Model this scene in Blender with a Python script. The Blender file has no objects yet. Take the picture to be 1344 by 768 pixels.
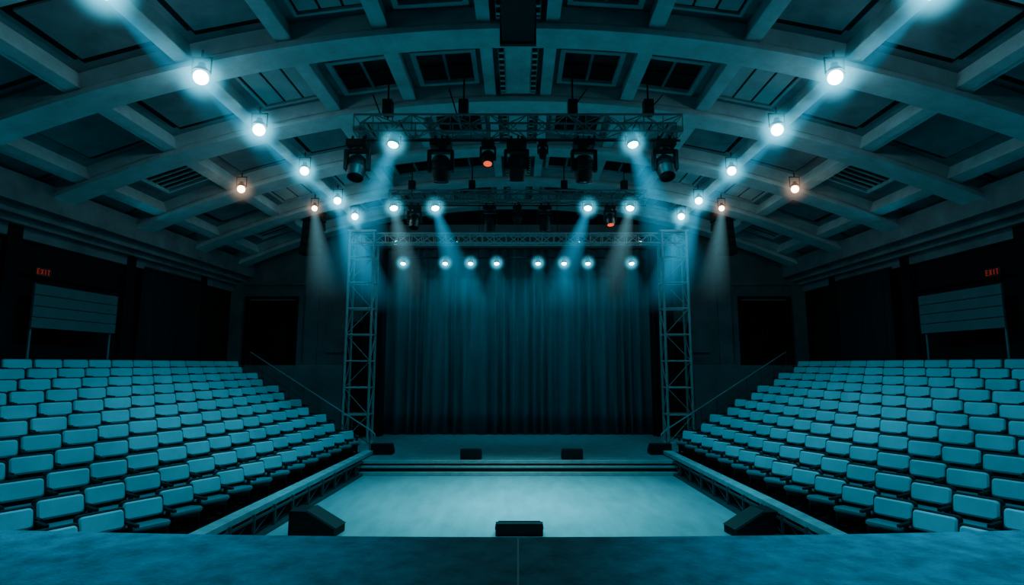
import bpy, math, random
from mathutils import Vector, Matrix, Euler
random.seed(4)
sc = bpy.context.scene
COL = sc.collection
H = 2.87
F = 720.0
P = math.atan(94/720)

# ------------------------------------------------------------ materials
def mat(name, col, rough=0.7, noise=0.0, nscale=4.0, metal=0.0, bump=0.0, bscale=30.0, stretch=None, spec=0.5, sheen=0.0):
    m = bpy.data.materials.new(name); m.use_nodes = True
    nt = m.node_tree; b = nt.nodes['Principled BSDF']
    b.inputs['Base Color'].default_value = (*col, 1)
    b.inputs['Roughness'].default_value = rough
    b.inputs['Metallic'].default_value = metal
    b.inputs['Specular IOR Level'].default_value = spec
    if sheen: b.inputs['Sheen Weight'].default_value = sheen
    tc = nt.nodes.new('ShaderNodeTexCoord'); mp = nt.nodes.new('ShaderNodeMapping')
    nt.links.new(tc.outputs['Object'], mp.inputs[0])
    if stretch: mp.inputs['Scale'].default_value = stretch
    if noise > 0:
        n = nt.nodes.new('ShaderNodeTexNoise'); n.inputs['Scale'].default_value = nscale; n.inputs['Detail'].default_value = 8
        n.inputs['Roughness'].default_value = 0.65
        nt.links.new(mp.outputs[0], n.inputs['Vector'])
        r = nt.nodes.new('ShaderNodeValToRGB')
        r.color_ramp.elements[0].position = 0.3; r.color_ramp.elements[1].position = 0.72
        r.color_ramp.elements[0].color = (*[c*(1-noise) for c in col], 1)
        r.color_ramp.elements[1].color = (*[min(1, c*(1+noise)) for c in col], 1)
        nt.links.new(n.outputs['Fac'], r.inputs[0]); nt.links.new(r.outputs[0], b.inputs['Base Color'])
    if bump > 0:
        n2 = nt.nodes.new('ShaderNodeTexNoise'); n2.inputs['Scale'].default_value = bscale; n2.inputs['Detail'].default_value = 5
        nt.links.new(mp.outputs[0], n2.inputs['Vector'])
        bp = nt.nodes.new('ShaderNodeBump'); bp.inputs['Strength'].default_value = bump; bp.inputs['Distance'].default_value = 0.02
        nt.links.new(n2.outputs['Fac'], bp.inputs['Height']); nt.links.new(bp.outputs[0], b.inputs['Normal'])
    return m

def emis(name, col, s):
    m = bpy.data.materials.new(name); m.use_nodes = True; nt = m.node_tree; nt.nodes.clear()
    e = nt.nodes.new('ShaderNodeEmission'); e.inputs[0].default_value = (*col, 1); e.inputs[1].default_value = s
    o = nt.nodes.new('ShaderNodeOutputMaterial'); nt.links.new(e.outputs[0], o.inputs[0]); return m

def N(nt, op, a, b=None, clamp=False):
    n = nt.nodes.new('ShaderNodeMath'); n.operation = op; n.use_clamp = clamp
    for i, v in enumerate((a, b)):
        if v is None: continue
        if isinstance(v, (int, float)): n.inputs[i].default_value = v
        else: nt.links.new(v, n.inputs[i])
    return n.outputs[0]

def emissive_haze(name, col, strength, glow=False):  # self-emitting volume imitating lit haze; it scatters no lamp light
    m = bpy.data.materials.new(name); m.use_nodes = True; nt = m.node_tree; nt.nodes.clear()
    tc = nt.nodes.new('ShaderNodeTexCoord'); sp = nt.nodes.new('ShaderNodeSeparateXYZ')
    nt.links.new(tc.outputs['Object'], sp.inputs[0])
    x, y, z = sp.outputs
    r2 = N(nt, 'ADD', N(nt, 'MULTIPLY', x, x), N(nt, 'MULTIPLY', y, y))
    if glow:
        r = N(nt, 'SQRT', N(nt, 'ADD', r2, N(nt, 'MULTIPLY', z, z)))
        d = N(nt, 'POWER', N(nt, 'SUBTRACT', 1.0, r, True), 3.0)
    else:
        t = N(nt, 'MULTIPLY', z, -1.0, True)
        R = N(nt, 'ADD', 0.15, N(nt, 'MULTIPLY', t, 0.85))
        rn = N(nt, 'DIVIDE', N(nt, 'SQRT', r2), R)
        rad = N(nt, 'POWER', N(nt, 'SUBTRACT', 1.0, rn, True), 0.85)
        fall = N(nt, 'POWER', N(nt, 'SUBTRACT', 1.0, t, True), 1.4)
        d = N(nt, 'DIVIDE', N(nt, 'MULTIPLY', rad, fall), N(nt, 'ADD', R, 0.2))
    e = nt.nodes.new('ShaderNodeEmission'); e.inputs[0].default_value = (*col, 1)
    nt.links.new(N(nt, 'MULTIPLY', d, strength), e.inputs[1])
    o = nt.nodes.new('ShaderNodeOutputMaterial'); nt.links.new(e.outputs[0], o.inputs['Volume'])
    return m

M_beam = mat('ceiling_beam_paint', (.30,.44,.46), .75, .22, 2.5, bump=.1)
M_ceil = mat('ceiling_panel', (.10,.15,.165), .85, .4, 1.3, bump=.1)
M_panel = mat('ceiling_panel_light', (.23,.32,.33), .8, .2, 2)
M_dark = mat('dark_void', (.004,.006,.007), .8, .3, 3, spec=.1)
M_glass = mat('dark_glass', (.004,.006,.007), .45, .3, 3, spec=.15)
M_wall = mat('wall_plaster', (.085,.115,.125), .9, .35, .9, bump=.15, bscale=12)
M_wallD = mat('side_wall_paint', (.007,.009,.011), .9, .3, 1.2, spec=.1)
M_pit = mat('pit_floor_vinyl', (.15,.31,.335), .42, .2, 1.6, stretch=(2.2,.6,1), bump=.10, bscale=14)
M_stage = mat('stage_floor_paint', (.13,.21,.23), .42, .3, 3.0, bump=.12, bscale=25)
M_fore = mat('forestage_floor', (.055,.22,.27), .7, .5, 4.5, bump=.8, bscale=34)
M_edge = mat('stage_edge', (.24,.31,.32), .6, .2, 5)
M_black = mat('black_steel', (.010,.011,.013), .5, .2, 8, spec=.3)
M_alu = mat('truss_aluminium', (.40,.48,.50), .5, .15, 8, metal=.1)
M_tower = mat('tower_steel', (.25,.31,.32), .5, .2, 8, metal=.1)
M_trussd = mat('truss_dark', (.14,.175,.18), .45, .15, 8, metal=.2)
M_rail = mat('barrier_rail_steel', (.04,.05,.054), .5, .2, 8)
M_curt = mat('curtain_velvet', (.055,.10,.115), .95, .25, 1.2, stretch=(3,3,.4), spec=.1)
M_leg = mat('drape_black', (.014,.019,.023), .95, .25, 1.2, stretch=(3,3,.4), spec=.1)
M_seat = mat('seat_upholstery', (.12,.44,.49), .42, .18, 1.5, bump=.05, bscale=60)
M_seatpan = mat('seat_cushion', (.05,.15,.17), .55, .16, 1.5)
M_seatd = mat('seat_frame', (.007,.009,.010), .55, .2, 6, spec=.3)
M_riser = mat('riser_carpet', (.010,.013,.016), .9, .3, 6, spec=.1)
M_board = mat('board_white', (.06,.085,.095), .7, .15, 2)
M_curb = mat('curb_paint', (.26,.36,.38), .6, .3, 4)
M_spk = mat('speaker_cabinet', (.005,.006,.007), .6, .25, 10, bump=.2, bscale=80, spec=.2)
M_grill = mat('speaker_grille', (.008,.009,.010), .5, .5, 120, spec=.2)
M_strip = mat('floor_strip', (.30,.45,.5), .4, .15, 8)
E_cyan = emis('lens_cyan', (.32,.90,1.0), 32)
E_white = emis('lens_white', (.55,.92,1.0), 34)
E_warm = emis('lens_warm', (1.0,.76,.52), 16)
E_red = emis('lens_red', (1.0,.10,.04), 1.4)
E_exit = emis('exit_red', (1.0,.06,.03), .22)
V_beam = emissive_haze('emissive_beam_blue', (.008,.42,.72), 1.45)
V_soft = emissive_haze('emissive_beam_soft', (.01,.38,.60), .22)
V_beamw = emissive_haze('emissive_beam_white', (.20,.58,.70), .75)
V_glow = emissive_haze('emissive_halo_blue', (.08,.64,.90), 15.0, True)
V_gloww = emissive_haze('emissive_halo_warm', (1.0,.58,.36), 3.0, True)

# ------------------------------------------------------------ mesh builder
class MB:
    def __init__(s): s.v=[]; s.f=[]; s.m=[]; s.mats=[]
    def mi(s, m):
        if m not in s.mats: s.mats.append(m)
        return s.mats.index(m)
    def add(s, vs, fs, m, M=None):
        o=len(s.v); k=s.mi(m)
        for v in vs:
            v=Vector(v)
            s.v.append(M@v if M else v)
        for f in fs: s.f.append([o+i for i in f]); s.m.append(k)
    def box(s, c, d, m, M=None, R=None):
        vs=[]
        for i in range(8):
            p=Vector(((.5 if i&1 else -.5)*d[0],(.5 if i&2 else -.5)*d[1],(.5 if i&4 else -.5)*d[2]))
            if R: p=R@p
            vs.append(p+Vector(c))
        s.add(vs,[(0,2,3,1),(4,5,7,6),(0,1,5,4),(2,6,7,3),(0,4,6,2),(1,3,7,5)],m,M)
    def cyl(s, a, b, r, m, n=8, r2=None, M=None, cap=True):
        a=Vector(a); b=Vector(b); r2=r if r2 is None else r2
        q=(b-a).to_track_quat('Z','Y').to_matrix()
        vs=[a+q@Vector((r*math.cos(2*math.pi*i/n),r*math.sin(2*math.pi*i/n),0)) for i in range(n)]
        vs+=[b+q@Vector((r2*math.cos(2*math.pi*i/n),r2*math.sin(2*math.pi*i/n),0)) for i in range(n)]
        fs=[(i,(i+1)%n,n+(i+1)%n,n+i) for i in range(n)]
        if cap: fs+=[tuple(range(n-1,-1,-1)),tuple(range(n,2*n))]
        s.add(vs,fs,m,M)
    def lathe(s, prof, m, n=16, M=None):
        vs=[];fs=[]
        for (r,z) in prof:
            for i in range(n): vs.append((r*math.cos(2*math.pi*i/n),r*math.sin(2*math.pi*i/n),z))
        for j in range(len(prof)-1):
            for i in range(n): fs.append((j*n+i,j*n+(i+1)%n,(j+1)*n+(i+1)%n,(j+1)*n+i))
        s.add(vs,fs,m,M)
    def extrude(s, pts, y0, y1, m, M=None):
        n=len(pts)
        vs=[(p[0],y0,p[1]) for p in pts]+[(p[0],y1,p[1]) for p in pts]
        fs=[(i,(i+1)%n,n+(i+1)%n,n+i) for i in range(n)]+[tuple(range(n-1,-1,-1)),tuple(range(n,2*n))]
        s.add(vs,fs,m,M)
    def rbox(s, c, t, w, h, m, R=None, M=None, cr=.07, bv=.02):
        def loop(x, ins):
            out=[]; W=w/2-ins; Hh=h/2-ins; rr=max(cr-ins,.01)
            for (sy,sz,a0) in ((1,1,0),(-1,1,90),(-1,-1,180),(1,-1,270)):
                for k in range(4):
                    a=math.radians(a0+k*30)
                    out.append(Vector((x,sy*(W-rr)+rr*math.cos(a),sz*(Hh-rr)+rr*math.sin(a))))
            return out
        L=[loop(-t/2,bv),loop(-t/2+bv,0),loop(t/2-bv,0),loop(t/2,bv)]
        n=16; vs=[p for l in L for p in l]
        if R: vs=[R@p for p in vs]
        vs=[p+Vector(c) for p in vs]
        fs=[]
        for j in range(3):
            for i in range(n): fs.append((j*n+i,j*n+(i+1)%n,(j+1)*n+(i+1)%n,(j+1)*n+i))
        fs+=[tuple(range(n-1,-1,-1)),tuple(range(3*n,4*n))]
        s.add(vs,fs,m,M)
    def mesh(s, name, smooth=False):
        me=bpy.data.meshes.new(name); me.from_pydata([tuple(v) for v in s.v],[],s.f)
        for m in s.mats: me.materials.append(m)
        me.polygons.foreach_set('material_index', s.m)
        if smooth:
            me.polygons.foreach_set('use_smooth',[True]*len(s.f))
            try: me.set_sharp_from_angle(angle=math.radians(40))
            except Exception: pass
        me.update(); return me
    def obj(s, name, smooth=False, bevel=0, parent=None, loc=None):
        o=bpy.data.objects.new(name, s.mesh(name,smooth)); COL.objects.link(o)
        if loc: o.location=loc
        if bevel:
            b=o.modifiers.new('bevel','BEVEL'); b.width=bevel; b.segments=2; b.limit_method='ANGLE'
        if parent: o.parent=parent
        return o

def empty(name, loc=(0,0,0)):
    e=bpy.data.objects.new(name,None); e.location=loc; e.empty_display_size=.2; COL.objects.link(e); return e

def px(x, depth): return (x-680)/F*depth
def arc(x): return 8.75-.0214*x*x
W=11.0
YB=21.0

# ------------------------------------------------------------ ceiling
ARCH=[3.9,6.6,9.3,12.0,14.7,17.4,20.1]
mb=MB()
n=44; xs=[-W+2*W*i/n for i in range(n+1)]
vs=[];fs=[]
for x in xs:
    for (y,dz) in ((2.5,.5),(YB+.1,.5),(YB+.1,.65),(2.5,.65)): vs.append((x,y,arc(x)+dz))
for i in range(n):
    for k in range(4): fs.append((4*i+k,4*i+(k+1)%4,4*i+4+(k+1)%4,4*i+4+k))
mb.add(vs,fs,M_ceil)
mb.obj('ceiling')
prof=[(-.30,0),(.30,0),(.30,.09),(.24,.09),(.24,.16),(.20,.20),(.20,.52),(-.20,.52),(-.20,.20),(-.24,.16),(-.24,.09),(-.30,.09)]
for ya in ARCH:
    b=MB(); vs=[];fs=[];k=len(prof)
    for x in xs:
        for (py,pz) in prof: vs.append((x,ya+py,arc(x)+pz*1.0))
    for i in range(n):
        for q in range(k): fs.append((k*i+q,k*i+k+q,k*i+k+(q+1)%k,k*i+(q+1)%k))
    b.add(vs,fs,M_beam); b.obj('ceiling_arch_beam')
PX=[.62,2.45,4.15,5.9,7.8,9.7]
b=MB()
for s in (-1,1):
    for x in PX:
        w=.2 if x>1 else .16
        z=arc(x)
        for i in range(len(ARCH)-1):
            y0=ARCH[i]+.2; y1=ARCH[i+1]-.2
            R=Euler((0,math.atan(.0428*x*s),0)).to_matrix()
            b.box((s*x,(y0+y1)/2,z+.33),(w,y1-y0,.34),M_beam,R=R)
            b.box((s*x,(y0+y1)/2,z+.19),(w+.08,y1-y0,.05),M_beam,R=R)
b.obj('ceiling_purlins')
b=MB()
def coffer(xa,xb,ya,yb,kind,s):
    xc=s*(xa+xb)/2; yc=(ya+yb)/2; w=xb-xa; l=yb-ya
    ang=math.atan(.0428*xc)
    M=Matrix.Translation((xc,yc,arc(xc)+.49))@Euler((0,ang,0)).to_matrix().to_4x4()
    def frame(cx,cy,fw,fl,t,dz,m):
        b.box((cx-fw/2+t/2,cy,dz),(t,fl,.1),m,M); b.box((cx+fw/2-t/2,cy,dz),(t,fl,.1),m,M)
        b.box((cx,cy-fl/2+t/2,dz),(fw-2*t,t,.1),m,M); b.box((cx,cy+fl/2-t/2,dz),(fw-2*t,t,.1),m,M)
    if kind=='win':
        frame(0,.25,w*.86,l*.62,.1,-.08,M_panel)
        b.box((0,.25,-.03),(w*.86-.2,l*.62-.2,.03),M_glass,M)
        b.box((-.0,.25,-.06),(.06,l*.62-.2,.06),M_ceil,M)
        b.box((0,.25,-.055),(w*.86-.2,.04,.04),M_black,M)
        b.box((0,-l*.36,-.06),(w*.8,l*.13,.08),M_panel,M)
        b.box((0,-l*.46,-.04),(w*.8,.1,.03),M_dark,M)
    elif kind=='slat':
        b.box((0,0,-.04),(w*.8,l*.72,.06),M_dark,M)
        for k in range(3):
            b.box((-w*.25+k*w*.25,0,-.08),(w*.22,l*.66,.05),M_panel,M)
        frame(0,0,w*.86,l*.78,.06,-.07,M_panel)
    elif kind=='slot':
        b.box((0,0,-.02),(w*.86,l*.86,.03),M_dark,M)
        b.box((0,.12,-.05),(w*.78,l*.6,.05),M_ceil,M)
        b.box((0,-l*.33,-.04),(w*.75,.2,.05),M_dark,M)
        b.box((w*.43*s,0,-.04),(.09,l*.7,.05),M_dark,M)
    elif kind=='vent':
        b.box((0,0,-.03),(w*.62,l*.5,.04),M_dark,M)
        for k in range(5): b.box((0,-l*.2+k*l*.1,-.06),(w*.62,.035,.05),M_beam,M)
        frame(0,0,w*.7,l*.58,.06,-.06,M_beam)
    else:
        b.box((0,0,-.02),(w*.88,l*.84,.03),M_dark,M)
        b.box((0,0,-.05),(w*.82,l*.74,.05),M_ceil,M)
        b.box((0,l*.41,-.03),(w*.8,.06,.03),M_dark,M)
edges=[.7,2.35,4.05,5.8,7.7,9.6,10.95]
kinds=['win','slat','slot','plain','slot','vent']
for i in range(len(ARCH)-1):
    for j in range(len(edges)-1):
        k=kinds[j]
        if j==1: k=['slat','slat','win','slat','win','slat'][i]
        if j==2: k=['slot','slot','slat','slot','slat','win'][i]
        if j==3: k=['slot','slot','slot','plain','slat','slot'][i]
        if j==4: k=['slot','slot','plain','vent','slot','vent'][i]
        if j==5: k='plain' if i%2 else 'slot'
        for s in (-1,1):
            coffer(edges[j]+.06,edges[j+1]-.06,ARCH[i]+.28,ARCH[i+1]-.28,k,s)
b.obj('ceiling_coffer_panels')
b=MB()
for i in range(len(ARCH)-1):
    y0=ARCH[i]+.3; y1=ARCH[i+1]-.3; yc=(y0+y1)/2
    b.box((0,yc,8.75+.32),(.78,y1-y0,.3),M_panel)
    b.box((0,yc,8.75+.15),(.5,y1-y0-.3,.06),M_beam)
    for s in (-1,1):
        b.box((s*.33,yc,8.75+.163),(.10,y1-y0-.2,.02),M_dark)
        for k in range(9): b.box((s*.33,y0+.2+k*(y1-y0-.4)/8,8.75+.15),(.1,.05,.03),M_beam)
b.obj('ceiling_center_spine')
b=MB()
b.box((0,6.75,8.42),(.52,3.3,.62),M_black); b.box((0,8.42,8.42),(.6,.08,.7),M_black)
b.box((0,5.6,8.42),(.6,.08,.7),M_black); b.box((-.2,6.75,8.85),(.04,.04,.4),M_black); b.box((.2,6.75,8.85),(.04,.04,.4),M_black)
b.obj('ventilation_duct',bevel=.01)

ze=arc(W)
for s,nm in ((-1,'trim_left'),(1,'trim_right')):
    b=MB()
    pts=[(W,ze+.6),(W,ze-.55),(W-.12,ze-.55),(W-.12,ze-.3),(W-.3,ze-.3),(W-.3,ze-.16),(W-.5,ze-.16),(W-.5,ze+.02),(W-.75,ze+.02),(W-.75,ze+.16),(W-.75,ze+.6)]
    b.extrude([(s*p[0],p[1]) for p in pts],2.5,YB,M_ceil)
    b.obj(nm)

# ------------------------------------------------------------ walls & floor
for s,nm in ((-1,'wall_left'),(1,'wall_right')):
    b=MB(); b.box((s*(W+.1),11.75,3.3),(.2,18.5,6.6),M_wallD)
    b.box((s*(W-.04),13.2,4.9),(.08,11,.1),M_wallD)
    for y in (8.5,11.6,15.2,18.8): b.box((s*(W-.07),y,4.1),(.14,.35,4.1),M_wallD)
    b.obj(nm)
b=MB()
b.box((0,YB+.1,4.75),(17.0,.2,9.5),M_wall)
for s in (-1,1):
    b.box((s*10.7,YB+.1,3.9),(.6,.2,7.8),M_wall)
    b.box((s*9.45,YB+.1,1.375),(1.9,.2,2.75),M_wall)
    b.box((s*9.45,YB+.1,6.4),(1.9,.2,2.1),M_wall)
    b.box((s*9.45,YB+.6,4.05),(1.9,.05,2.6),M_dark)
    b.box((s*10.75,YB-.12,4.6),(.4,.25,4.6),M_wall)
    b.box((s*7.9,YB-.06,4.9),(.5,.12,6.0),M_wall)
    b.box((s*6.6,YB-.03,4.6),(1.4,.06,2.6),M_wall)
    b.box((s*9.2,YB-.05,5.95),(3.2,.1,.12),M_wall)
b.box((0,YB-.2,8.55),(12,.4,.5),M_wallD)
b.obj('wall_back')
for s,nm in ((-1,'door_1'),(1,'door_2')):
    b=MB()
    b.box((s*8.5,YB-.03,4.08),(.1,.14,2.66),M_wallD); b.box((s*10.4,YB-.03,4.08),(.1,.14,2.66),M_wallD)
    b.box((s*9.45,YB-.03,5.4),(2.0,.14,.1),M_wallD)
    for k in (-1,1):
        b.box((s*9.45+k*.46,YB+.12,4.05),(.88,.06,2.55),M_wallD)
        b.cyl((s*9.45+k*.08,YB+.04,3.9),(s*9.45+k*.08,YB+.04,4.3),.02,M_black)
    b.obj(nm)
b=MB(); b.box((0,9.0,-.1),(22.4,25,.2),M_pit); b.obj('floor')
for s,nm in ((-1,'l'),(1,'r')):
    b=MB(); b.box((s*8.65,20.40,1.36),(4.7,1.08,2.72),M_wall)
    b.box((s*8.65,19.92,2.75),(4.7,.10,.16),M_wall)
    b.box((s*6.0,20.3,2.2),(.5,.7,4.4),M_wallD)
    b.obj('rear_terrace',bevel=.015)

b=MB()
b.box((0,17.95,.175),(11.6,5.9,.35),M_stage)
b.obj('main_stage')
b=MB()
b.box((0,14.96,.31),(9.1,.12,.08),M_edge); b.box((0,14.9,.12),(9.1,.1,.2),M_black)
b.box((0,14.84,.2),(9.1,.08,.05),M_edge)
b.box((0,14.78,.04),(9.1,.14,.08),M_edge)
b.obj('stage_front_edge',bevel=.008)

b=MB()
pts=[]
K=24
for i in range(K+1):
    x=-9+18*i/K
    pts.append((x,5.37+min(.24,.24*(abs(x)/5.2)**2)))
vs=[];fs=[]
for (x,y) in pts:
    vs+= [(x,y,1.27),(x,-1.0,1.27),(x,y,1.12),(x,y-.05,1.12),(x,y-.05,0)]
for i in range(K):
    o=5*i
    fs+=[(o,o+1,o+6,o+5),(o+2,o,o+5,o+7),(o+3,o+2,o+7,o+8),(o+4,o+3,o+8,o+9)]
b.add(vs,fs,M_fore)
b.box((0,2.12,1.272),(.014,6.4,.006),M_strip)
b.obj('forestage')

# ------------------------------------------------------------ curtains
def pleat(name,p0,p1,z0,z1,amp,wl,m,seed=0,parent=None):
    rnd=random.Random(seed)
    p0=Vector(p0);p1=Vector(p1); L=(p1-p0).length; d=(p1-p0)/L; nn=Vector((-d.y,d.x))
    N_=int(L/wl*10); vs=[];fs=[]
    pos=[]
    amps=[rnd.uniform(.6,1.2) for _ in range(int(L/wl)*2+8)]
    for i in range(N_+1):
        t=i/N_*L
        c=t/wl+.35*math.sin(t*1.7+seed)+.2*math.sin(t*4.1)
        a=amps[int(c*1.0)%len(amps)]
        pos.append((t,a*amp*math.sin(2*math.pi*c)))
    rows=[z0,z0+.12*(z1-z0),z0+.5*(z1-z0),z0+.9*(z1-z0),z1]
    sc_=[1.15,1.1,.95,.75,.6]
    for z,k in zip(rows,sc_):
        for (t,o) in pos:
            q=p0+d*t+nn*o*k; vs.append((q.x,q.y,z))
    n1=N_+1
    for j in range(len(rows)-1):
        for i in range(N_): fs.append((j*n1+i,j*n1+i+1,(j+1)*n1+i+1,(j+1)*n1+i))
    bb=MB(); bb.add(vs,fs,m)
    bb.cyl((p0.x,p0.y,z1+.02),(p1.x,p1.y,z1+.02),.04,M_black)
    o=bb.obj(name,smooth=True)
    o.modifiers.new('sol','SOLIDIFY').thickness=.015
    return o
pleat('stage_curtain',(-5.3,20.3),(5.3,20.3),.37,7.15,.11,.40,M_curt,3)
pleat('stage_curtain_leg',(-5.55,19.6),(-4.75,19.75),.37,7.0,.09,.25,M_leg,5)
pleat('stage_curtain_leg',(4.75,19.75),(5.55,19.6),.37,7.0,.09,.25,M_leg,6)
for s in (-1,1):
    pleat('wall_drape',(s*10.75,15.6),(s*10.75,18.4),2.3,5.6,.08,.3,M_leg,7)
    pleat('wall_drape',(s*10.8,8.9),(s*10.8,11.2),2.4,5.4,.08,.3,M_leg,9)

# ------------------------------------------------------------ seating
TREAD=.53; RISE=.194; NR=11; X0=4.38; Y0=5.95
def fan(y): return (12-y)*.052
def yend(i): return 15.55+.35*i
def ph(i): return .35+RISE*i
for s in (-1,1):
    b=MB()
    for i in range(NR):
        xa=X0+.1+TREAD*i; xb=xa+TREAD if i<NR-1 else 10.99
        ye=yend(i)+.75; z=ph(i)
        def P4(x,y): return (s*min(x+fan(y),10.99),y)
        q=[P4(xa,Y0),P4(xb,Y0),P4(xb,ye),P4(xa,ye)]
        if i==NR-1: q=[P4(xa,Y0),(s*10.99,Y0),(s*10.99,19.84),P4(xa,19.84)]
        vs=[(x,y,0.0) for x,y in q]+[(x,y,z) for x,y in q]
        b.add(vs,[(0,1,2,3),(4,5,6,7),(0,1,5,4),(1,2,6,5),(2,3,7,6),(3,0,4,7)],M_riser)
        q2=[P4(xa-.01,Y0),P4(xa+.04,Y0),P4(xa+.04,ye),P4(xa-.01,ye)]
        vs=[(x,y,z-.03) for x,y in q2]+[(x,y,z+.006) for x,y in q2]
        b.add(vs,[(4,5,6,7),(0,1,5,4),(1,2,6,5),(2,3,7,6),(3,0,4,7)],M_black)
    b.obj('seating_riser')
    b=MB()
    def line_box(x0,x1,z0,z1,ya,yb,m):
        q=[(s*(x0+fan(ya)),ya),(s*(x1+fan(ya)),ya),(s*(x1+fan(yb)),yb),(s*(x0+fan(yb)),yb)]
        vs=[(x,y,z0) for x,y in q]+[(x,y,z1) for x,y in q]
        b.add(vs,[(0,1,2,3),(4,5,6,7),(0,1,5,4),(1,2,6,5),(2,3,7,6),(3,0,4,7)],m)
    line_box(X0-.12,X0+.12,.38,.47,Y0,15.9,M_curb)
    line_box(X0-.02,X0+.06,.0,.38,Y0,15.9,M_riser)
    line_box(X0-.16,X0-.13,.30,.34,Y0,15.0,M_rail)
    line_box(X0-.22,X0-.02,.0,.05,Y0,15.0,M_rail)
    y=Y0
    while y<14.9:
        line_box(X0-.17,X0-.13,.0,.40,y,y+.04,M_rail)
        x1=s*(X0-.13+fan(y)); x2=s*(X0-.13+fan(y+.7))
        b.cyl((x1,y,.05),(x2,y+.7,.36),.012,M_rail,6)
        y+=.7
    b.obj('seating_curb_wall')
    b=MB()
    for i in range(NR):
        y=Y0+.4
        while y<yend(i):
            X=X0+.42+TREAD*i+fan(y)
            yaw=math.radians(-32) if s<0 else math.radians(212)
            yaw+=random.uniform(-.04,.04)
            M=Matrix.Translation((s*X,y,ph(i)))@Matrix.Rotation(yaw,4,'Z')
            tb=Euler((0,math.radians(-14+random.uniform(-2,2)),0)).to_matrix()
            ts=Euler((0,math.radians(-6),0)).to_matrix()
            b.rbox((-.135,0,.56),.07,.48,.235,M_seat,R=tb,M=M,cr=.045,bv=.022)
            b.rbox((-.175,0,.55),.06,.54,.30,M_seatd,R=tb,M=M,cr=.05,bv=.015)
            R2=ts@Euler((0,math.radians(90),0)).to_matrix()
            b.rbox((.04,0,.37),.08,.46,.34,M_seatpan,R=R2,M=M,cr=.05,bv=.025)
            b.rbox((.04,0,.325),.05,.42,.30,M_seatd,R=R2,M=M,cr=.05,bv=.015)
            for k in (-1,1):
                b.box((0,k*.28,.50),(.32,.045,.035),M_seatd,M)
                b.box((-.03,k*.28,.25),(.06,.035,.5),M_seatd,M)
                b.box((0,k*.28,.02),(.28,.05,.035),M_seatd,M)
            b.box((-.03,0,.26),(.05,.56,.05),M_seatd,M)
            y+=.70
    b.obj('theater_seat_rows',smooth=True)
    b=MB()
    pA=Vector((s*(4.35),16.5,.95)); pB=Vector((s*9.7,20.0,3.30))
    pp=[Vector((s*4.2,16.35,.55)),Vector((s*4.15,16.3,.85)),pA]+[pA.lerp(pB,t/8) for t in range(1,9)]
    for a,c in zip(pp[:-1],pp[1:]): b.cyl(a,c,.022,M_tower)
    for t in range(0,9):
        q=pA.lerp(pB,t/8); b.cyl(q,(q.x,q.y,max(.0,q.z-.95)),.014,M_rail)
        if t<8:
            q2=pA.lerp(pB,(t+1)/8); b.cyl(q-Vector((0,0,.4)),q2-Vector((0,0,.4)),.012,M_rail)
    b.obj('stair_handrail',smooth=True)

# ------------------------------------------------------------ info boards & exit signs
for s in (-1,1):
    b=MB()
    p0=Vector((10.62,11.9)); p1=Vector((10.55,14.3)); 
    def Q(t,o=0): q=p0.lerp(p1,t); return (s*(q.x-o),q.y)
    for k in range(4):
        z0=3.66+k*.245; z1=z0+.228
        q=[Q(0),Q(1),Q(1,.05),Q(0,.05)]
        vs=[(x,y,z0) for x,y in q]+[(x,y,z1) for x,y in q]
        b.add(vs,[(0,1,2,3),(4,5,6,7),(0,1,5,4),(1,2,6,5),(2,3,7,6),(3,0,4,7)],M_board)
    for t in (.03,.97):
        x,y=Q(t,-.03); b.cyl((x,y,ph(NR-1)),(x,y,4.64),.025,M_trussd)
        b.cyl((x,y,ph(NR-1)),(x,y,ph(NR-1)+.03),.12,M_trussd)
    b.obj('slatted_notice_board')
    b=MB()
    ex,ey,ez=s*10.85,12.35,4.95
    b.box((ex,ey,ez),(.06,.42,.2),M_black); 
    def st(dy,dz,wy,wz): b.box((ex-s*.034,ey+dy,ez+dz),(.008,wy,wz),E_exit)
    for L,o in zip('EXIT',(-.14,-.045,.045,.13)):
        o=o if s<0 else -o
        g=1 if s<0 else -1
        if L=='E':
            st(o-g*.025,0,.012,.12)
            for d in (-.054,0,.054): st(o,d,.055,.012)
        if L=='X':
            for a in (-1,1):
                b.box((ex-s*.034,ey+o,ez),(.008,.012,.13),E_exit,R=Euler((a*.45,0,0)).to_matrix())
        if L=='I': st(o,0,.014,.12)
        if L=='T': st(o,0,.012,.12); st(o,.054,.06,.012)
    b.box((s*10.93,ey,ez),(.12,.06,.06),M_black)
    b.obj('exit_sign')

# ------------------------------------------------------------ trusses
def truss(b,p0,p1,h,w,m,seg,up=Vector((0,0,1)),r=.024,rd=.012,ladder=False):
    p0=Vector(p0);p1=Vector(p1);d=(p1-p0).normalized(); side=d.cross(up).normalized(); u=side.cross(d).normalized()
    c=[(h/2,w/2),(h/2,-w/2),(-h/2,-w/2),(-h/2,w/2)]
    off=[u*a+side*e for a,e in c]
    for o in off: b.cyl(p0+o,p1+o,r,m,8)
    nn=max(2,int(round((p1-p0).length/seg)))
    for i in range(nn+1):
        q=p0.lerp(p1,i/nn)
        for k in range(4): 
            if ladder or i in (0,nn) or k%2==1: b.cyl(q+off[k],q+off[(k+1)%4],rd*(1.7 if ladder else 1),m,6)
        if i<nn:
            q2=p0.lerp(p1,(i+1)/nn)
            for k in range(4):
                if ladder and k==0: continue
                a,e=(k,(k+1)%4) if (i+k)%2 else ((k+1)%4,k)
                b.cyl(q+off[a],q2+off[e],rd*(.7 if ladder and k==2 else 1),m,6)
T1=(11.0,7.82); T2=(15.0,7.55); T3=(18.0,7.02); T4=(19.2,6.62)
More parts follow.
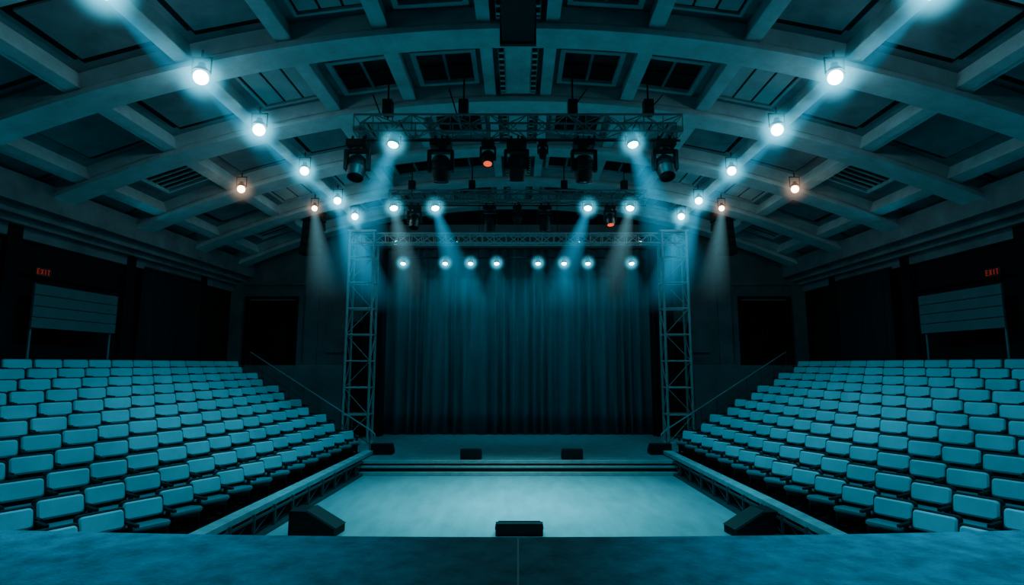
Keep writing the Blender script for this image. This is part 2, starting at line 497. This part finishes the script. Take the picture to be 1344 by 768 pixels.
b=MB(); truss(b,(-3.4,T1[0],T1[1]),(3.4,T1[0],T1[1]),.36,.42,M_trussd,.4)
for x in (-2.75,-1.15,1.15,2.75):
    b.cyl((x,T1[0],T1[1]+.18),(x,T1[0],arc(x)+.5),.02,M_black)
    b.box((x,T1[0],T1[1]+.42),(.2,.2,.32),M_black); b.cyl((x-.12,T1[0]-.1,T1[1]+.2),(x+.3*(1 if x>0 else -1),T1[0]-.1,arc(x)-.1),.015,M_black)
b.cyl((-3.4,T1[0],T1[1]-.3),(3.4,T1[0],T1[1]-.3),.025,M_black)
for x in (-3.2,-1.6,0,1.6,3.2): b.cyl((x,T1[0],T1[1]-.3),(x,T1[0],T1[1]-.18),.02,M_black)
b.obj('lighting_truss',smooth=True)
b=MB(); truss(b,(-3.6,T2[0],T2[1]),(3.6,T2[0],T2[1]),.28,.34,M_trussd,.35)
for x in (-3.0,-1.3,1.3,3.0):
    b.cyl((x,T2[0],T2[1]+.14),(x,T2[0],arc(x)+.5),.018,M_black); b.box((x,T2[0],T2[1]+.33),(.18,.18,.26),M_black)
b.cyl((-3.6,T2[0],T2[1]-.25),(3.6,T2[0],T2[1]-.25),.022,M_black)
for x in (-3.4,0,3.4): b.cyl((x,T2[0],T2[1]-.25),(x,T2[0],T2[1]-.14),.018,M_black)
b.obj('lighting_truss',smooth=True)
b=MB(); truss(b,(-5.6,T3[0],T3[1]),(5.6,T3[0],T3[1]),.32,.36,M_alu,.4,r=.034,rd=.018)
b.obj('lighting_truss',smooth=True)
b=MB(); b.cyl((-4.3,T4[0],T4[1]),(4.3,T4[0],T4[1]),.03,M_black)
for x in (-4.1,-1.4,1.4,4.1): b.cyl((x,T4[0],T4[1]),(x,T4[0],arc(x)+.4),.012,M_black)
b.obj('lighting_pipe',smooth=True)
for s in (-1,1):
    b=MB(); truss(b,(s*5.15,T3[0],.42),(s*5.15,T3[0],7.22),.55,.8,M_tower,.85,up=Vector((0,1,0)),r=.042,rd=.016,ladder=True)
    b.box((s*5.15,T3[0],.385),(1.1,.8,.06),M_tower)
    b.box((s*5.15,T3[0],7.25),(.95,.62,.05),M_tower)
    for a in (-1,1):
        for e in (-1,1): b.cyl((s*5.15+a*.4,T3[0]+e*.25,.41),(s*5.15+a*.4,T3[0]+e*.25,.55),.05,M_tower)
    b.obj('truss_tower',smooth=True)

# ------------------------------------------------------------ fixtures
def lens_mesh(E,r=.12):
    b=MB(); b.lathe([(r,0),(r*.92,-r*.28),(r*.7,-r*.5),(r*.4,-r*.62),(.001,-r*.68)],E,18); return b.mesh('lens',True)
def globe_mesh(E,r=.11):
    b=MB(); b.lathe([(max(.001,r*math.sin(math.pi*i/10)),-r*math.cos(math.pi*i/10)) for i in range(11)],E,18); return b.mesh('globe',True)
bcan=MB()
bcan.lathe([(.001,.34),(.07,.33),(.105,.27),(.125,.12),(.14,.0),(.15,-.03),(.15,-.05),(.125,-.05),(.125,0.0)],M_black,18)
for k in (-1,1): bcan.box((k*.16,0,.12),(.02,.04,.1),M_black)
CAN=bcan.mesh('can_body',True)
bh=MB()
bh.lathe([(.001,.24),(.05,.235),(.06,.18),(.09,.15),(.13,.10),(.14,.08),(.13,.08),(.09,.12),(.05,.13)],M_black,18)
for k in (-1,1): bh.box((k*.145,0,.09),(.015,.03,.06),M_black)
HOOD=bh.mesh('lamp_hood',True)
LENS={k:lens_mesh(v) for k,v in dict(c=E_cyan,w=E_white,o=E_warm,r=E_red).items()}
GLOBE={k:globe_mesh(v) for k,v in dict(c=E_cyan,w=E_white,o=E_warm).items()}
def cone(m):  # glowing cone that paints a light beam into the air
    bc=MB(); bc.lathe([(.001,-1),(1,-1),(.15,0),(.001,0)],m,28); return bc.mesh('emissive_beam')
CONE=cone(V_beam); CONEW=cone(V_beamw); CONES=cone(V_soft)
def sphere(m):  # glowing ball that paints a halo around a lamp
    b=MB(); b.lathe([(max(.001,math.sin(math.pi*i/10)),-math.cos(math.pi*i/10)) for i in range(11)],m,16); return b.mesh('emissive_halo')
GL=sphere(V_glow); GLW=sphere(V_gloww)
def child(name,me,par,rot=None,loc=(0,0,0),scale=(1,1,1)):
    o=bpy.data.objects.new(name,me); COL.objects.link(o); o.parent=par; o.location=loc; o.scale=scale
    if rot: o.rotation_mode='QUATERNION'; o.rotation_quaternion=rot
    return o
def lamp(name,loc,target,kind='c',scale=1.0,hang=.3,beam=None,energy=0,color=(.25,.8,1),ang=40,blend=.8,glow=.0,radius=.08,beamdir=None,globe=False,cm=None):
    e=empty(name,loc)
    d=(Vector(target)-Vector(loc)).normalized(); q=d.to_track_quat('-Z','Y')
    if globe:
        child('lamp_hood',HOOD,e,scale=(scale,)*3); child('globe',GLOBE[kind],e,scale=(scale,)*3)
    else:
        child('can_body',CAN,e,q,scale=(scale,)*3)
        child('lens',LENS[kind],e,q,loc=d*.02*scale,scale=(scale,)*3)
    b=MB(); w=(.15 if globe else .17)*scale; z0=.08 if globe else -.03
    for k in (-1,1): b.box((k*w,0,(z0+hang*.72)/2),(.012,.03,hang*.72-z0+.02),M_black)
    b.box((0,0,hang*.72),(2*w+.02,.04,.02),M_black); b.cyl((0,0,hang*.72),(0,0,hang),.02,M_black)
    child('yoke',b.mesh('yoke'),e)
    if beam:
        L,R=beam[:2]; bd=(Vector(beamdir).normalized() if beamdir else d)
        child('emissive_beam',cm or CONE,e,bd.to_track_quat('-Z','Y'),loc=d*.05,scale=(R,R,L))
    if glow: child('emissive_halo',GLW if kind in 'or' else GL,e,scale=(glow,)*3)
    if energy:
        l=bpy.data.lights.new('spot','SPOT'); l.energy=energy; l.color=color; l.spot_size=math.radians(ang); l.spot_blend=blend; l.shadow_soft_size=radius
        child('spot_light',l,e,q,loc=d*(.16*scale))
    return e

TEAL=(.015,.50,.74); PALE=(.12,.80,.95)
sidey=[6.7,8.95,11.1,13.6,16.2,18.0]
for s in (-1,1):
    for i,y in enumerate(sidey):
        x=s*5.5; z=7.8
        lamp('ceiling_spotlight',(x,y,z),(x+s*2.0,y-.5,0),'w',1.1 if i<3 else .95,hang=arc(5.5)+.2-z,
             beam=(3.0,.45) if i<4 else (3.4,.75),beamdir=(-s*.12,1,-.22) if i<4 else (-s*.25,.2,-.9),energy=140,color=TEAL,ang=110,glow=.55 if i<3 else .5,radius=.12,globe=True)
    lamp('ceiling_spotlight',(s*7.15,13.7,7.35),(s*7,12,0),'o',.85,hang=.45,glow=.48,globe=True)
    lamp('ceiling_spotlight',(s*6.3,16.5,7.65),(s*6,14,0),'o',.75,hang=.45,glow=.42,beam=(3.0,.7,1),beamdir=(-s*.15,0,-1),globe=True,cm=CONEW)
d1=11.0*.9916+4.7*.1295
for xp,s in ((518,-1),(829,1)):
    lamp('stage_spotlight',(px(xp,d1),10.9,7.42),(px(xp,d1)+s*.6,8.6,0),'c',.9,hang=.2,beam=(3.4,.8),beamdir=(s*.28,-.1,-1),energy=300,color=PALE,ang=60,glow=.42)
d2=15*.9916+4.5*.1295
for xp,k,s in ((518,'w',-1),(572,'c',-1),(771,'c',1),(826,'w',1)):
    x=px(xp,d2)
    lamp('stage_spotlight',(x,14.9,7.22),(x*.5,11.5,0),k,.9,hang=.2,beam=(3.0,.7,1),beamdir=(s*-.25,-.1,-1) if k=='w' else (s*-.35,0,-1),energy=450,color=PALE,ang=55,glow=.42,cm=CONEW if k=='w' else None)
d4=19.2*.9916+3.6*.1295
for xp in (530,585,618,652,706,740,771,828):
    x=px(xp,d4)
    lamp('stage_spotlight',(x,19.1,6.42),(x,17.2,2),'c',.75,hang=.2,glow=.36,beam=(1.8,1.0),beamdir=(0,-.1,-1),energy=35,color=TEAL,ang=100,cm=CONES)
for x in (-4.2,-2.1,0,2.1,4.2):
    lamp('wash_light',(x,18.3,7.05),(x*.65,20.3,3.8),'c',.5,hang=.1,energy=150,color=TEAL,ang=85)

def moving_head(loc,scale=1,yaw=0,tilt=25,red=False):
    e=empty('moving_head_light',loc); e.scale=(scale,)*3; e.rotation_euler=(0,0,yaw)
    b=MB(); b.box((0,0,-.06),(.36,.28,.12),M_black); b.cyl((-.1,0,0),(-.1,0,.1),.025,M_black); b.cyl((.1,0,0),(.1,0,.1),.025,M_black)
    b.cyl((0,0,-.12),(0,0,-.17),.1,M_black,14)
    b.box((0,0,-.19),(.42,.12,.05),M_black)
    for k in (-1,1): b.box((k*.2,0,-.36),(.055,.14,.36),M_black)
    b.cyl((-.22,0,-.46),(.22,0,-.46),.05,M_black,12)
    child('base_and_yoke',b.mesh('base_and_yoke',True),e)
    h=MB(); h.lathe([(.001,.2),(.1,.19),(.15,.13),(.165,.0),(.16,-.16),(.14,-.24),(.145,-.27),(.125,-.27),(.12,-.24),(.001,-.23)],M_black,18)
    h.lathe([(.118,-.245),(.08,-.262),(.001,-.268)],E_red if red else M_glass,18)
    for k in range(5): h.lathe([(.168,.1-k*.035),(.178,.09-k*.035),(.168,.08-k*.035)],M_black,18)
    o=child('head',h.mesh('head',True),e,loc=(0,0,-.46)); o.rotation_euler=(math.radians(tilt),0,0)
for xp,t,sc_,rd in ((472,-20,1.15,0),(580,10,1.2,0),(641,-25,.75,1),(678,25,1.15,0),(765,12,1.2,0),(870,-25,1.15,0),(712,0,.5,0)):
    moving_head((px(xp,d1+.1),11.0,7.50),sc_,0,t,bool(rd))
for xp,t,sc_,rd in ((545,-20,.9,0),(643,5,1.0,0),(679,0,.7,0),(715,5,1.0,0),(800,-20,.8,1)):
    moving_head((px(xp,d2+.05),15.0,7.28),sc_,0,t,bool(rd))
moving_head((0,13.2,8.4),.9,0,0)

for s in (-1,1):
    b=MB()
    for k in range(5):
        b.extrude([(-.32,-.13),(.32,-.13),(.3,.13),(-.3,.13)],-.22,.2,M_spk,Matrix.Translation((s*6.85,18.0-.012*k*k,7.75-.29*k)))
        b.box((s*6.85,17.77-.012*k*k,7.75-.29*k),(.56,.01,.2),M_grill)
    b.box((s*6.85,18,7.95),(.6,.4,.06),M_black); b.cyl((s*6.85,18,7.95),(s*6.85,18,8.3),.02,M_black)
    b.obj('line_array_speaker')

def wedge(loc,yaw,w=.7,h=.42,d=.55):
    b=MB()
    prof=[(-d/2,0),(d/2,0),(d/2,h*.35),(-d*.12,h),(-d/2,h)]
    M=Matrix.Translation(loc)@Matrix.Rotation(yaw,4,'Z')
    b.extrude(prof,-w/2,w/2,M_spk,M)
    ang=math.atan2(h*.65,d*.62)
    R=Euler((0,ang,0)).to_matrix()
    b.box((d*.19+.006,0,h*.675+.006),(d*.75,w*.9,.012),M_grill,M,R=R)
    for k in (-1,1): b.box((-d*.1,k*(w/2+.005),h*.55),(.16,.012,.05),M_black,M)
    b.obj('stage_monitor_speaker',bevel=.012)
wedge((0.02,9.85,0),math.radians(90),.80,.20,.36)
wedge((-3.45,9.85,0),math.radians(-8),.42,.40,.82)
wedge((4.0,9.8,0),math.radians(190),.42,.40,.82)
for xp in (619,750): wedge((px(xp,14.9),15.22,.35),math.radians(90),.56,.26,.36)
for xp in (503,865): wedge((px(xp,15.6),16.0,.35),math.radians(90),.6,.3,.4)

def spot(name,loc,tgt,e,color,ang,blend=1,radius=.15):
    l=bpy.data.lights.new(name,'SPOT'); l.energy=e; l.color=color; l.spot_size=math.radians(ang); l.spot_blend=blend; l.shadow_soft_size=radius
    o=bpy.data.objects.new(name,l); COL.objects.link(o); o.location=loc
    o.rotation_mode='QUATERNION'; o.rotation_quaternion=(Vector(tgt)-Vector(loc)).to_track_quat('-Z','Y')
SEATC=(.015,.56,.78)
for s in (-1,1):
    spot('added_seating_fill',(s*2.0,5.0,8.3),(s*5.8,8.2,1.0),1350,SEATC,58,1,.08)  # added fill spots to brighten the seats, no fixture behind them
    spot('added_seating_fill',(s*2.2,9.0,8.3),(s*5.8,13.2,1.0),1450,SEATC,58,1,.08)
    spot('added_seating_fill',(s*5.5,9.0,7.6),(s*8.2,12.5,2.0),260,SEATC,90,1,.1)
    spot('pit_key_light',(s*.95,11.35,7.35),(s*1.0,12.7,0),2300,(.20,.82,.95),50,1,.15)
    spot('pit_key_light',(s*.95,10.65,7.35),(s*.9,10.2,0),1500,PALE,52,1,.15)
    spot('added_forestage_fill',(s*3.0,6.0,8.2),(s*4.0,4.6,1.2),1800 if s>0 else 1250,(.005,.48,.76),58,1,.2)  # invented spot that brightens the forestage floor
    spot('added_wall_fill',(s*7.0,18.0,8.0),(s*7.6,21,5.0),55,TEAL,90,1,.1)  # extra spot without a fixture, added to lighten the back wall
    for y in (9,14):
        spot('added_ceiling_fill',(s*9.9,y,6.1),(s*3,y-1,9.5),14,TEAL,140,1,.1)  # made-up source at the cornice, added to lift the ceiling

w=bpy.data.worlds.new('world'); sc.world=w; w.use_nodes=True
bg=w.node_tree.nodes['Background']; bg.inputs[0].default_value=(.07,.50,.62,1); bg.inputs[1].default_value=.07

c=bpy.data.cameras.new('camera'); co=bpy.data.objects.new('camera',c); COL.objects.link(co)
co.location=(0,0,H); co.rotation_euler=(math.pi/2+P,0,0)
c.lens=36*F/1344; c.sensor_width=36; c.shift_x=-8/1344; c.clip_start=.05
sc.camera=co
